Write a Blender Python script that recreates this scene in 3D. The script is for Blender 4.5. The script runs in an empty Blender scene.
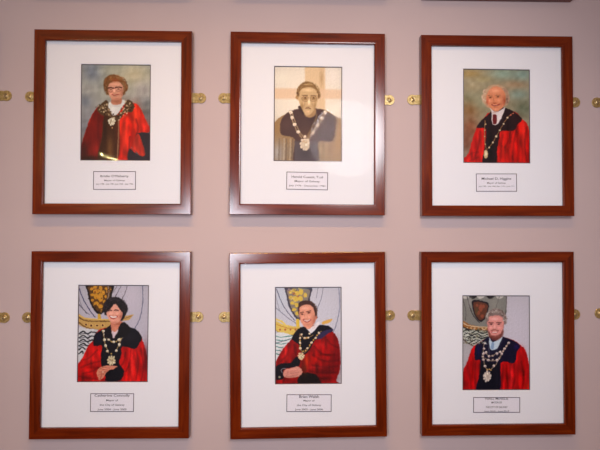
import bpy, bmesh, math
import numpy as np
from mathutils import Matrix, Vector

Z0 = 1.55            # eye height above the floor
DIST = 1.35          # camera to wall
FPX = 450.0          # focal length in pixels of a 600 px wide picture
FW, FH, FT = 0.4598, 0.5428, 0.0235     # outer width, height and stand-out of a picture frame
RAIL = 0.0318
COL = bpy.context.scene.collection

# ------------------------------------------------------------------ camera
def cam_axes():
    yaw, pitch, roll = map(math.radians, (-1.384, 1.033, -0.030))
    cy, sy, cp, sp, cr, sr = math.cos(yaw), math.sin(yaw), math.cos(pitch), math.sin(pitch), math.cos(roll), math.sin(roll)
    Rz = np.array([[cy, -sy, 0], [sy, cy, 0], [0, 0, 1]])
    Rx = np.array([[1, 0, 0], [0, cp, -sp], [0, sp, cp]])
    Ry = np.array([[cr, 0, sr], [0, 1, 0], [-sr, 0, cr]])
    Q = Rz @ Rx @ Ry
    return Q @ np.array([1, 0, 0.]), Q @ np.array([0, 0, -1.]), Q @ np.array([0, 1., 0])
RT, DN, FD = cam_axes()
def wallpoint(u, v, y=0.0):
    """where the sight line through photo pixel (u, v) meets the plane at depth y; z relative to the eye"""
    d = RT * (u - 300) / FPX + DN * (v - 225) / FPX + FD
    t = (y + DIST) / d[1]
    return d[0] * t, d[2] * t
def project(X, Y, Z):
    P = np.stack([X, np.zeros_like(X) + Y + DIST, Z])
    a, b, c = RT @ P, DN @ P, FD @ P
    return 300 + FPX * a / c, 225 + FPX * b / c

# ------------------------------------------------------------------ materials
def new_mat(name):
    m = bpy.data.materials.new(name); m.use_nodes = True
    nt = m.node_tree; return m, nt, nt.nodes['Principled BSDF'], nt.nodes, nt.links
def plain(name, col, rough=0.5, metal=0.0, coat=0.0, spec=0.5):
    m, nt, b, N, L = new_mat(name)
    b.inputs['Base Color'].default_value = (*col, 1); b.inputs['Roughness'].default_value = rough
    b.inputs['Metallic'].default_value = metal; b.inputs['Coat Weight'].default_value = coat
    b.inputs['Specular IOR Level'].default_value = spec
    return m
def ramp(N, stops):
    r = N.new('ShaderNodeValToRGB'); e = r.color_ramp.elements
    while len(e) < len(stops): e.new(0.5)
    for k, (p, c) in enumerate(stops): e[k].position = p; e[k].color = (*c, 1)
    return r
def wall_mat():
    m, nt, b, N, L = new_mat('wall_paint')
    tc = N.new('ShaderNodeTexCoord'); n1 = N.new('ShaderNodeTexNoise'); n2 = N.new('ShaderNodeTexNoise')
    n1.inputs['Scale'].default_value = 3.0; n1.inputs['Detail'].default_value = 3
    n2.inputs['Scale'].default_value = 260; n2.inputs['Detail'].default_value = 4
    r = ramp(N, [(0.3, (0.545, 0.447, 0.452)), (0.7, (0.572, 0.470, 0.474))])
    bp = N.new('ShaderNodeBump'); bp.inputs['Strength'].default_value = 0.08; bp.inputs['Distance'].default_value = 0.0015
    for n in (n1, n2): L.new(tc.outputs['Object'], n.inputs['Vector'])
    L.new(n1.outputs['Fac'], r.inputs['Fac']); L.new(r.outputs['Color'], b.inputs['Base Color'])
    L.new(n2.outputs['Fac'], bp.inputs['Height']); L.new(bp.outputs['Normal'], b.inputs['Normal'])
    b.inputs['Roughness'].default_value = 0.75; b.inputs['Specular IOR Level'].default_value = 0.25
    return m
def wood_mat():
    m, nt, b, N, L = new_mat('mahogany')
    uv = N.new('ShaderNodeUVMap'); uv.uv_map = 'grain'
    oi = N.new('ShaderNodeObjectInfo')
    mp = N.new('ShaderNodeMapping'); mp.inputs['Scale'].default_value = (6, 95, 1)
    ad = N.new('ShaderNodeVectorMath'); ad.operation = 'ADD'
    L.new(uv.outputs['UV'], ad.inputs[0]); L.new(oi.outputs['Random'], ad.inputs[1])
    L.new(ad.outputs[0], mp.inputs['Vector'])
    n = N.new('ShaderNodeTexNoise'); n.inputs['Scale'].default_value = 1.0; n.inputs['Detail'].default_value = 5; n.inputs['Distortion'].default_value = 0.6
    L.new(mp.outputs[0], n.inputs['Vector'])
    r = ramp(N, [(0.28, (0.075, 0.0070, 0.0003)), (0.5, (0.135, 0.0135, 0.0006)), (0.72, (0.20, 0.026, 0.0012))])
    L.new(n.outputs['Fac'], r.inputs['Fac']); L.new(r.outputs['Color'], b.inputs['Base Color'])
    b.inputs['Roughness'].default_value = 0.6; b.inputs['Specular IOR Level'].default_value = 0.0; b.inputs['Coat Weight'].default_value = 1.0; b.inputs['Coat Roughness'].default_value = 0.19; b.inputs['Coat IOR'].default_value = 1.68
    return m
def glass_mat():
    m, nt, b, N, L = new_mat('picture_glass'); N.remove(b)
    t = N.new('ShaderNodeBsdfTransparent'); g = N.new('ShaderNodeBsdfGlossy'); g.inputs['Roughness'].default_value = 0.02
    t.inputs['Color'].default_value = (0.985, 0.992, 0.99, 1)
    f = N.new('ShaderNodeLayerWeight'); f.inputs['Blend'].default_value = 0.2
    mm = N.new('ShaderNodeMath'); mm.operation = 'MULTIPLY'; mm.inputs[1].default_value = 0.22
    x = N.new('ShaderNodeMixShader')
    L.new(f.outputs['Fresnel'], mm.inputs[0]); L.new(mm.outputs[0], x.inputs['Fac'])
    L.new(t.outputs[0], x.inputs[1]); L.new(g.outputs[0], x.inputs[2]); L.new(x.outputs[0], N['Material Output'].inputs['Surface'])
    return m
def print_mat():
    m, nt, b, N, L = new_mat('photo_paper')
    a = N.new('ShaderNodeVertexColor'); a.layer_name = 'ink'
    L.new(a.outputs['Color'], b.inputs['Base Color']); b.inputs['Roughness'].default_value = 0.45; b.inputs['Specular IOR Level'].default_value = 0.25
    return m
def brass_mat(name, c1, c2, rough):
    m, nt, b, N, L = new_mat(name)
    tc = N.new('ShaderNodeTexCoord'); n = N.new('ShaderNodeTexNoise'); n.inputs['Scale'].default_value = 160
    L.new(tc.outputs['Object'], n.inputs['Vector'])
    r = ramp(N, [(0.35, c1), (0.65, c2)]); L.new(n.outputs['Fac'], r.inputs['Fac']); L.new(r.outputs['Color'], b.inputs['Base Color'])
    b.inputs['Metallic'].default_value = 0.55; b.inputs['Roughness'].default_value = rough
    return m
def mat_card():
    m, nt, b, N, L = new_mat('mount_card')
    tc = N.new('ShaderNodeTexCoord'); n = N.new('ShaderNodeTexNoise'); n.inputs['Scale'].default_value = 400
    L.new(tc.outputs['Object'], n.inputs['Vector'])
    r = ramp(N, [(0.3, (0.86, 0.865, 0.93)), (0.7, (0.88, 0.885, 0.95))]); L.new(n.outputs['Fac'], r.inputs['Fac']); L.new(r.outputs['Color'], b.inputs['Base Color'])
    b.inputs['Roughness'].default_value = 0.8; b.inputs['Specular IOR Level'].default_value = 0.2
    return m
M = dict(wall=wall_mat(), wood=wood_mat(), glass=glass_mat(), ink=print_mat(), card=mat_card(),
         liner=plain('mount_core', (0.075, 0.055, 0.07), 0.8), back=plain('hardboard', (0.16, 0.09, 0.045), 0.8),
         brass=brass_mat('aged_brass', (0.40, 0.29, 0.10), (0.62, 0.47, 0.21), 0.34), screw=brass_mat('screw_brass', (0.42, 0.28, 0.10), (0.75, 0.60, 0.32), 0.3),
         paper=plain('label_paper', (0.85, 0.83, 0.92), 0.7), inkline=plain('printed_line', (0.05, 0.03, 0.055), 0.7), text=plain('printed_text', (0.035, 0.025, 0.045), 0.7),
         white=plain('ceiling_white', (0.78, 0.77, 0.75), 0.8), floor=None)
def floor_mat():
    m, nt, b, N, L = new_mat('carpet')
    tc = N.new('ShaderNodeTexCoord'); n = N.new('ShaderNodeTexNoise'); n.inputs['Scale'].default_value = 120
    L.new(tc.outputs['Object'], n.inputs['Vector'])
    r = ramp(N, [(0.3, (0.14, 0.08, 0.07)), (0.7, (0.22, 0.13, 0.11))]); L.new(n.outputs['Fac'], r.inputs['Fac']); L.new(r.outputs['Color'], b.inputs['Base Color'])
    b.inputs['Roughness'].default_value = 0.95
    return m
M['floor'] = floor_mat()

# ------------------------------------------------------------------ mesh helpers
def link(name, me, mat, parent=None, loc=None, smooth=False):
    if mat: me.materials.append(mat)
    if smooth:
        for p in me.polygons: p.use_smooth = True
    o = bpy.data.objects.new(name, me); COL.objects.link(o)
    if parent: o.parent = parent
    if loc: o.location = loc
    return o
def from_bm(name, bm, mat, parent=None, loc=None, smooth=False):
    bmesh.ops.recalc_face_normals(bm, faces=bm.faces)
    me = bpy.data.meshes.new(name); bm.to_mesh(me); bm.free()
    return link(name, me, mat, parent, loc, smooth)
def add_box(bm, x0, x1, y0, y1, z0, z1):
    v = [bm.verts.new(p) for p in ((x0, y0, z0), (x1, y0, z0), (x1, y1, z0), (x0, y1, z0), (x0, y0, z1), (x1, y0, z1), (x1, y1, z1), (x0, y1, z1))]
    for f in ((0, 1, 2, 3), (4, 7, 6, 5), (0, 4, 5, 1), (1, 5, 6, 2), (2, 6, 7, 3), (3, 7, 4, 0)): bm.faces.new([v[i] for i in f])
def ring(bm, outer, inner, y0, y1, bevel=0.0):
    """board with a rectangular window; outer/inner = (x0, x1, z0, z1); y0 back, y1 front (more negative); the window splays towards the front"""
    def rect(r, y, g=0): return [bm.verts.new(p) for p in ((r[0] - g, y, r[2] - g), (r[1] + g, y, r[2] - g), (r[1] + g, y, r[3] + g), (r[0] - g, y, r[3] + g))]
    ob, of, ib, jf = rect(outer, y0), rect(outer, y1), rect(inner, y0), rect(inner, y1, bevel)
    for k in range(4):
        j = (k + 1) % 4
        bm.faces.new((of[k], of[j], jf[j], jf[k])); bm.faces.new((ob[k], ib[k], ib[j], ob[j]))
        bm.faces.new((ob[k], ob[j], of[j], of[k])); bm.faces.new((jf[k], jf[j], ib[j], ib[k]))
PROFILE = [(0, -0.003), (0, -0.0218), (0.0005, -0.0229), (0.0014, -0.0235), (0.0040, -0.0235), (0.0120, -0.02345), (0.0200, -0.02335), (0.0266, -0.0232),
           (0.0284, -0.0228), (0.0294, -0.0219), (0.0299, -0.0203), (0.0300, -0.0180), (0.0300, -0.0156), (0.0240, -0.0156), (0.0240, -0.003)]
PROFILE = [(d * RAIL / 0.0300, y) for d, y in PROFILE]
def rail_mesh(length):
    """one mitred moulding, outer edge along local x from -length/2 to length/2 at local z = 0, inner side towards +z"""
    n = len(PROFILE)
    def sec(sgn): return [(sgn * (length / 2 - d), y, d) for d, y in PROFILE]
    vs = []; fs = []; uvi = []
    def add(idx):                      # a strip of faces with vertices of its own, so shading breaks at its borders
        base = len(vs)
        for sg in (-1, 1): vs.extend(sec(sg)[i] for i in idx); uvi.extend(idx)
        m = len(idx)
        return [(base + k, base + k + 1, base + m + k + 1, base + m + k) for k in range(m - 1)]
    smooth = add(list(range(1, 12))); rest = add([0, 1]) + add([11, 12, 13, 14, 0])
    caps = []
    for sg in (-1, 1):
        base = len(vs); vs.extend(sec(sg)); uvi.extend(range(n)); caps.append(tuple(range(base, base + n))[::-sg])
    flip = [f[::-1] for f in smooth + rest]
    me = bpy.data.meshes.new('frame_rail'); me.from_pydata(vs, [], flip + [c for c in caps]); me.update()
    ref = me.polygons[4].normal.y                     # the broad face has to look out of the wall
    if ref > 0: me.flip_normals()
    cum = [0]
    for k in range(1, n): cum.append(cum[-1] + math.dist(PROFILE[k], PROFILE[k - 1]))
    uv = me.uv_layers.new(name='grain')
    for lp in me.loops:
        uv.data[lp.index].uv = (me.vertices[lp.vertex_index].co.x, cum[uvi[lp.vertex_index]])
    return me
RAIL_H, RAIL_V = rail_mesh(FW), rail_mesh(FH)
for m_ in (RAIL_H, RAIL_V): m_.materials.append(M['wood'])

def bracket_mesh():
    """strap hanger: flat plate running out from behind the frame to a round end with a screw hole; origin at the screw, plate towards +x"""
    bm = bmesh.new(); R, n = 0.0158, 20
    def loop(y, g):
        pts = [(0.030, y, R * 0.98 - g), (0.012, y, R * 0.95 - g), (0.006, y, R * 0.88 - g)]
        for k in range(n + 1):
            a = math.radians(68 + (292 - 68) * k / n); pts.append(((R - g) * math.cos(a), y, (R - g) * math.sin(a)))
        pts += [(0.006, y, -R * 0.88 + g), (0.012, y, -R * 0.95 + g), (0.030, y, -R * 0.98 + g)]
        return [bm.verts.new(p) for p in pts]
    a, b, c = loop(0.0, 0), loop(-0.0014, 0), loop(-0.0022, 0.0008)
    for p, q in ((a, b), (b, c)):
        for k in range(len(p)): j = (k + 1) % len(p); bm.faces.new((p[k], p[j], q[j], q[k]))
    bm.faces.new(a[::-1]); bm.faces.new(c)
    bmesh.ops.recalc_face_normals(bm, faces=bm.faces)
    me = bpy.data.meshes.new('bracket'); bm.to_mesh(me); bm.free(); me.materials.append(M['brass']); return me
def screw_mesh():
    bm = bmesh.new(); n = 24; rows = []
    for r, y in ((0.0088, -0.0020), (0.0086, -0.0027), (0.0072, -0.0030), (0.0068, -0.0026), (0.0066, -0.0033), (0.0048, -0.0048), (0.0022, -0.0056)):
        rows.append([bm.verts.new((r * math.cos(2 * math.pi * k / n), y, r * math.sin(2 * math.pi * k / n))) for k in range(n)])
    for p, q in zip(rows, rows[1:]):
        for k in range(n): j = (k + 1) % n; bm.faces.new((p[k], p[j], q[j], q[k]))
    bm.faces.new(rows[-1]); bm.faces.new(rows[0][::-1])
    # cross slot, cut as a shallow raised-edge recess
    bmesh.ops.recalc_face_normals(bm, faces=bm.faces)
    me = bpy.data.meshes.new('screw'); bm.to_mesh(me); bm.free(); me.materials.append(M['screw'])
    for p in me.polygons: p.use_smooth = True
    return me
BRACKET, SCREW = bracket_mesh(), screw_mesh()
def slot_mesh():
    bm = bmesh.new(); add_box(bm, -0.0050, 0.0050, -0.0057, -0.0040, -0.0006, 0.0006)
    me = bpy.data.meshes.new('screw_slot'); bm.to_mesh(me); bm.free(); me.materials.append(M['liner']); return me
SLOT = slot_mesh()

# ------------------------------------------------------------------ the printed photographs: vector painting into print ink
def smooth_closed(p, closed=True, k=5):
    p = np.array(p, float); n = len(p); out = []
    rng = range(n) if closed else range(n - 1)
    for i in rng:
        if closed: a, b, c, d = p[i - 1], p[i], p[(i + 1) % n], p[(i + 2) % n]
        else: a, b, c, d = p[max(i - 1, 0)], p[i], p[i + 1], p[min(i + 2, n - 1)]
        for t in np.linspace(0, 1, k, endpoint=False):
            out.append(0.5 * ((2 * b) + (c - a) * t + (2 * a - 5 * b + 4 * c - d) * t * t + (3 * b - a - 3 * c + d) * t ** 3))
    if not closed: out.append(p[-1])
    return np.array(out)
def ripple(X, Y, scale, seed, n=22, aniso=1.0):
    r = np.random.RandomState(seed); v = np.zeros(len(X))
    for k in range(n):
        th, ph = r.uniform(0, 2 * math.pi, 2); f = r.uniform(0.5, 1.4) / scale
        v += np.sin((X * math.cos(th) * aniso + Y * math.sin(th)) * f * 6.28 + ph)
    return v / math.sqrt(n / 2)
class Paint:
    def __init__(s, X, Y, base):
        s.X, s.Y = X + 0.13 * ripple(X, Y, 3.2, 1), Y + 0.13 * ripple(X, Y, 3.2, 3); s.C = np.tile(np.array(base, float), (len(X), 1)); s.tf(0, 0, 1); s.rs = np.random.RandomState(7)
    def tf(s, ox, oy, sc): s.o = np.array([ox, oy], float); s.sc = float(sc)
    def _blend(s, idx, a, col):
        a = np.clip(a, 0, 1)[:, None]; s.C[idx] = s.C[idx] * (1 - a) + np.array(col, float) * a
    def _box(s, q, pad):
        return np.where((s.X > q[:, 0].min() - pad) & (s.X < q[:, 0].max() + pad) & (s.Y > q[:, 1].min() - pad) & (s.Y < q[:, 1].max() + pad))[0]
    def _segdist(s, x, y, q, closed):
        d = np.full(len(x), 1e9); n = len(q)
        for i in range(n if closed else n - 1):
            a, b = q[i], q[(i + 1) % n]; e = b - a; L = max(e @ e, 1e-9)
            t = np.clip(((x - a[0]) * e[0] + (y - a[1]) * e[1]) / L, 0, 1)
            d = np.minimum(d, (x - a[0] - t * e[0]) ** 2 + (y - a[1] - t * e[1]) ** 2)
        return np.sqrt(d)
    def poly(s, pts, col, soft=0.35, a=1.0, smooth=True):
        q = np.array(pts, float)
        if smooth: q = smooth_closed(q)
        q = s.o + q / s.sc; I = s._box(q, soft * 2)
        if not len(I): return
        x, y = s.X[I], s.Y[I]; ins = np.zeros(len(I), bool); n = len(q)
        for i in range(n):
            x1, y1 = q[i]; x2, y2 = q[(i + 1) % n]
            if y1 == y2: continue
            c = ((y1 > y) != (y2 > y)) & (x < (x2 - x1) * (y - y1) / (y2 - y1) + x1); ins ^= c
        d = s._segdist(x, y, q, True); d = np.where(ins, d, -d)
        s._blend(I, a * np.clip(0.5 + d / (2 * soft), 0, 1), col)
    def line(s, pts, col, w=0.8, a=1.0, soft=0.3, smooth=True):
        q = np.array(pts, float)
        if smooth and len(q) > 2: q = smooth_closed(q, False)
        q = s.o + q / s.sc; I = s._box(q, w + soft * 2)
        if len(I): s._blend(I, a * np.clip(0.5 + (w / 2 - s._segdist(s.X[I], s.Y[I], q, False)) / (2 * soft), 0, 1), col)
    def blob(s, cx, cy, rx, ry, col, a=1.0, rot=0.0):
        """soft-edged patch of colour"""
        c = s.o + np.array([cx, cy]) / s.sc; rx, ry = rx / s.sc, ry / s.sc; R = math.radians(rot)
        dx, dy = s.X - c[0], s.Y - c[1]; u = (dx * math.cos(R) + dy * math.sin(R)) / rx; v = (-dx * math.sin(R) + dy * math.cos(R)) / ry
        I = np.where(u * u + v * v < 6)[0]; s._blend(I, a * np.exp(-1.2 * (u[I] ** 2 + v[I] ** 2)), col)
    def dot(s, cx, cy, r, col, a=1.0, ry=None, soft=0.3):
        c = s.o + np.array([cx, cy]) / s.sc; rx = r / s.sc; ry = (ry or r) / s.sc
        d = (1 - np.sqrt(((s.X - c[0]) / rx) ** 2 + ((s.Y - c[1]) / ry) ** 2)) * min(rx, ry)
        I = np.where(d > -1)[0]; s._blend(I, a * np.clip(0.5 + d[I] / (2 * soft), 0, 1), col)
    def beads(s, pts, r, col=(232, 224, 208), core=None):
        q = np.random.RandomState(len(pts))
        for k, (x, y) in enumerate(pts):
            x, y = x + q.uniform(-.15, .15) * r, y + q.uniform(-.15, .15) * r
            s.dot(x, y, r * 1.02, (58, 44, 38), .35); s.dot(x, y, r * q.uniform(.74, .92), col, 1, r * q.uniform(.7, .95))
            if core: s.dot(x + r * q.uniform(-.3, .35), y + r * .3, r * .38, core, 0.8)
    def mottle(s, amp, scale, seed=1, region=None):
        r = np.random.RandomState(seed); v = np.zeros(len(s.X))
        for k in range(26):
            th, ph = r.uniform(0, 2 * math.pi, 2); f = r.uniform(0.4, 1.5) / scale
            v += np.sin((s.X * math.cos(th) + s.Y * math.sin(th)) * f * 6.28 + ph)
        v = v / 3.6
        if region is not None: v = v * region
        s.C += (v * amp)[:, None]
    def shade(s, *spots):
        """lighter or darker patches of the printed picture: (cx, cy, rx, ry, amount)"""
        for cx, cy, rx, ry, v in spots:
            c = s.o + np.array([cx, cy]) / s.sc; q = ((s.X - c[0]) * s.sc / rx) ** 2 + ((s.Y - c[1]) * s.sc / ry) ** 2
            s.C += (v * np.exp(-q))[:, None] * np.array([1.0, 0.92, 0.88])
    def strands(s, cx, cy, rx, ry, r0, r1, a0, a1, n, cols, ln=14, w=0.45, a=0.6, seed=1, out=0.35):
        """short strands of hair laid round a head"""
        r = np.random.RandomState(seed)
        for k in range(n):
            t = math.radians(r.uniform(a0, a1)); q = r.uniform(r0, r1); dt = ln / rx * r.uniform(.6, 1.3); dq = r.uniform(-out, out) * dt
            s.line([(cx + rx * (q + dq * j) * math.cos(t + dt * j / 2), cy + ry * (q + dq * j) * math.sin(t + dt * j / 2)) for j in (-1, 0, 1)], cols[k % len(cols)], w, a, 0.3)
    def grain(s):
        """tooth of the photograph: cloth folds in the red robes, light grain in the rest"""
        s.C = 124 + (s.C - 124) * 1.10
        C = s.C; red = np.clip((C[:, 0] - C[:, 1] - 70) / 60, 0, 1) * np.clip((80 - C[:, 1]) / 40, 0, 1)
        dark = np.clip((70 - C.mean(1)) / 50, 0, 1)
        fold = ripple(s.X, s.Y * 0.35, 9.0, 11, aniso=1.6) + 0.45 * ripple(s.X, s.Y * 0.4, 4.5, 12)
        fine = ripple(s.X, s.Y, 1.6, 13) + 0.7 * ripple(s.X, s.Y, 3.0, 14)
        C *= (1 + 0.10 * red * fold + 0.013 * fine * (1 - red))[:, None]
        C += (dark * 2.5 * fine)[:, None] * np.array([1.0, 0.9, 1.0])
        s.C = np.clip(C, 0, 255)
    def folds(s, segs, dark=(110, 12, 12), w=1.0, a=0.6):
        for q in segs: s.line(q, dark, w, a, 0.9)
    def medal(s, x, y, rx, ry, col=(226, 214, 184), dk=(140, 118, 84)):
        q = np.random.RandomState(int(x))
        for k in range(9):
            t = k * 2 * math.pi / 9 - 1.57; e = q.uniform(.62, .84); s.dot(x + rx * e * math.cos(t), y + ry * e * math.sin(t), rx * q.uniform(.2, .34), col, .95, ry * q.uniform(.2, .32))
        s.dot(x, y, rx * .68, tuple(c * .9 for c in col), 1, ry * .7)
        for k in range(10):
            t, e = q.uniform(0, 6.28), q.uniform(.1, .6); s.dot(x + rx * e * math.cos(t), y + ry * e * math.sin(t), rx * .15, dk if k % 2 else (248, 242, 226), .7, ry * .14)

def portrait_a(p):       # short brown hair, glasses, fur-edged red robe, cloudy backdrop
    p.tf(75, 60, 4.28)
    p.blob(190, 60, 260, 160, (166, 170, 158), 1); p.blob(75, 50, 48, 60, (122, 132, 148), .9); p.blob(250, 62, 75, 50, (196, 188, 160), .95)
    p.blob(165, 40, 60, 25, (172, 174, 158), .7); p.blob(60, 130, 50, 40, (168, 168, 165), .8); p.blob(45, 180, 35, 35, (116, 124, 138), .8); p.blob(290, 130, 40, 40, (178, 172, 172), .8)
    p.blob(60, 240, 50, 40, (150, 152, 158), .8); p.blob(300, 190, 35, 30, (118, 122, 126), .8); p.blob(305, 225, 30, 30, (98, 98, 96), .7); p.blob(40, 290, 35, 50, (122, 124, 132), .8)
    p.blob(310, 360, 80, 90, (62, 48, 56), 1); p.mottle(5, 9, 3)
    p.poly([(110, 195), (70, 240), (48, 300), (30, 360), (22, 432), (250, 440), (262, 400), (240, 372), (300, 405), (290, 350), (272, 315), (322, 306), (306, 262), (276, 200), (240, 182), (180, 200)], (196, 40, 24))
    p.poly([(108, 198), (72, 240), (48, 300), (30, 360), (20, 435), (130, 435), (125, 300), (135, 240)], (122, 28, 24), .8)
    p.blob(90, 380, 30, 30, (150, 40, 32), .7); p.blob(38, 390, 22, 50, (62, 34, 32), .8); p.blob(100, 300, 10, 60, (90, 26, 26), .6)
    p.poly([(128, 235), (185, 240), (183, 430), (100, 430), (115, 330)], (70, 42, 26), .8); p.blob(150, 380, 16, 60, (124, 84, 48), .8); p.blob(128, 300, 8, 60, (50, 28, 22), .7); p.blob(60, 422, 50, 14, (52, 40, 30), .9)
    p.blob(215, 300, 28, 90, (214, 48, 26), .8); p.blob(260, 240, 22, 50, (222, 66, 36), .8); p.blob(300, 280, 16, 22, (206, 50, 38), .8)
    p.folds([[(262, 255), (270, 290), (262, 330), (258, 360)], [(235, 330), (228, 420)]], (96, 20, 20), 1.4, .7)
    p.poly([(262, 318), (300, 310), (325, 330), (325, 430), (232, 432), (234, 380), (258, 398), (292, 408), (280, 350)], (54, 44, 50), .5)
    p.poly([(258, 330), (275, 320), (300, 400), (285, 412), (262, 392), (245, 372)], (184, 52, 36), .5)
    p.line([(187, 240), (186, 330), (181, 428)], (150, 112, 84), 1.3, .9)
    p.poly([(95, 215), (105, 195), (135, 172), (150, 200), (160, 232), (178, 238), (205, 215), (225, 170), (252, 190), (246, 222), (215, 226), (190, 255), (165, 262), (140, 240), (118, 238)], (84, 62, 42), .5)
    r = np.random.RandomState(3)
    for x, y in [(104, 212), (118, 204), (124, 222), (136, 190), (128, 232), (142, 214), (146, 236), (168, 248), (184, 242), (196, 228), (206, 212), (214, 222), (222, 196), (232, 212), (236, 186), (243, 204), (216, 178)]:
        p.dot(x, y, 4.2, (204, 186, 150) if (x + y) % 3 else (60, 40, 28), .85)
    p.poly([(143, 185), (160, 178), (212, 172), (202, 205), (182, 232), (162, 236), (146, 210)], (214, 216, 214), .5); p.blob(172, 196, 24, 8, (180, 178, 178), .6)
    p.medal(158, 263, 15, 17, (222, 214, 186)); p.dot(160, 290, 4, (170, 130, 90))
    p.tf(95, 65, 10)
    p.poly([(86, 200), (98, 140), (150, 98), (225, 102), (280, 140), (318, 195), (330, 235), (308, 270), (280, 300), (130, 300), (108, 275)], (118, 82, 50), .7)
    p.blob(300, 200, 24, 40, (160, 140, 110), .7); p.blob(105, 220, 16, 40, (82, 56, 36), .8)
    p.poly([(170, 340), (262, 330), (262, 385), (205, 400), (165, 385)], (186, 128, 104), .5)
    p.poly([(136, 200), (175, 168), (232, 166), (276, 205), (287, 260), (272, 315), (236, 348), (200, 352), (165, 338), (142, 300), (130, 250)], (210, 156, 132), .5)
    p.blob(205, 150, 60, 22, (146, 76, 44), .85); p.blob(160, 135, 26, 20, (168, 118, 72), .7); p.blob(245, 130, 30, 18, (176, 140, 96), .6)
    p.blob(165, 275, 22, 20, (222, 150, 128), .7); p.blob(255, 285, 20, 28, (190, 120, 100), .6); p.blob(215, 338, 40, 12, (176, 104, 82), .7)
    p.line([(132, 232), (160, 228), (184, 232)], (110, 64, 56), .9, .9); p.line([(203, 226), (232, 222), (262, 228)], (104, 58, 56), .9, .9); p.line([(184, 234), (203, 230)], (130, 80, 66), .6)
    p.dot(160, 248, 13, (176, 130, 112), .6, 9); p.dot(234, 244, 13, (170, 120, 104), .6, 9); p.blob(196, 255, 10, 18, (232, 184, 160), .8)
    p.line([(172, 297), (200, 302), (236, 294)], (156, 66, 62), 1.0, .9)
    p.strands(205, 212, 116, 112, .74, 1.04, -205, 22, 150, [(84, 54, 34), (156, 104, 62), (186, 148, 108), (110, 70, 42), (140, 80, 46)], 18)
    p.line([(130, 232), (158, 226), (184, 232)], (84, 44, 42), 1.1, .9); p.line([(204, 226), (232, 220), (266, 226)], (80, 42, 42), 1.1, .9); p.line([(134, 262), (158, 270), (182, 258)], (150, 96, 80), .5, .8); p.line([(208, 256), (234, 264), (262, 248)], (150, 96, 80), .5, .8)
    p.dot(160, 246, 8, (86, 54, 48), .8, 6); p.dot(234, 241, 8, (86, 54, 48), .8, 6)
    p.shade((192, 262, 9, 20, 26), (158, 288, 14, 12, 20), (246, 280, 14, 12, 12), (276, 270, 14, 50, -34), (136, 250, 8, 40, -24), (200, 312, 26, 6, -20), (205, 190, 44, 14, 18), (194, 282, 16, 5, -30), (215, 365, 44, 14, -26), (205, 334, 20, 8, 14))
    p.tf(75, 60, 4.28)
    r = np.random.RandomState(5)
    for k in range(150):
        t = r.uniform(0, 1); side = r.rand() < .5
        x, y = (100 + 66 * t + r.normal(0, 7), 200 + 56 * t * t + r.normal(0, 8)) if side else (248 - 66 * t + r.normal(0, 8), 200 + 50 * t * t + r.normal(0, 9))
        p.dot(x, y, r.uniform(1.4, 3.2), [(50, 34, 26), (118, 88, 58), (176, 150, 112), (70, 48, 34), (216, 200, 168)][k % 5], .75)
    p.shade((215, 330, 12, 90, 14), (240, 300, 8, 60, -22), (165, 200, 16, 20, 16))
    p.medal(158, 263, 15, 17, (226, 218, 194))

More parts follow.
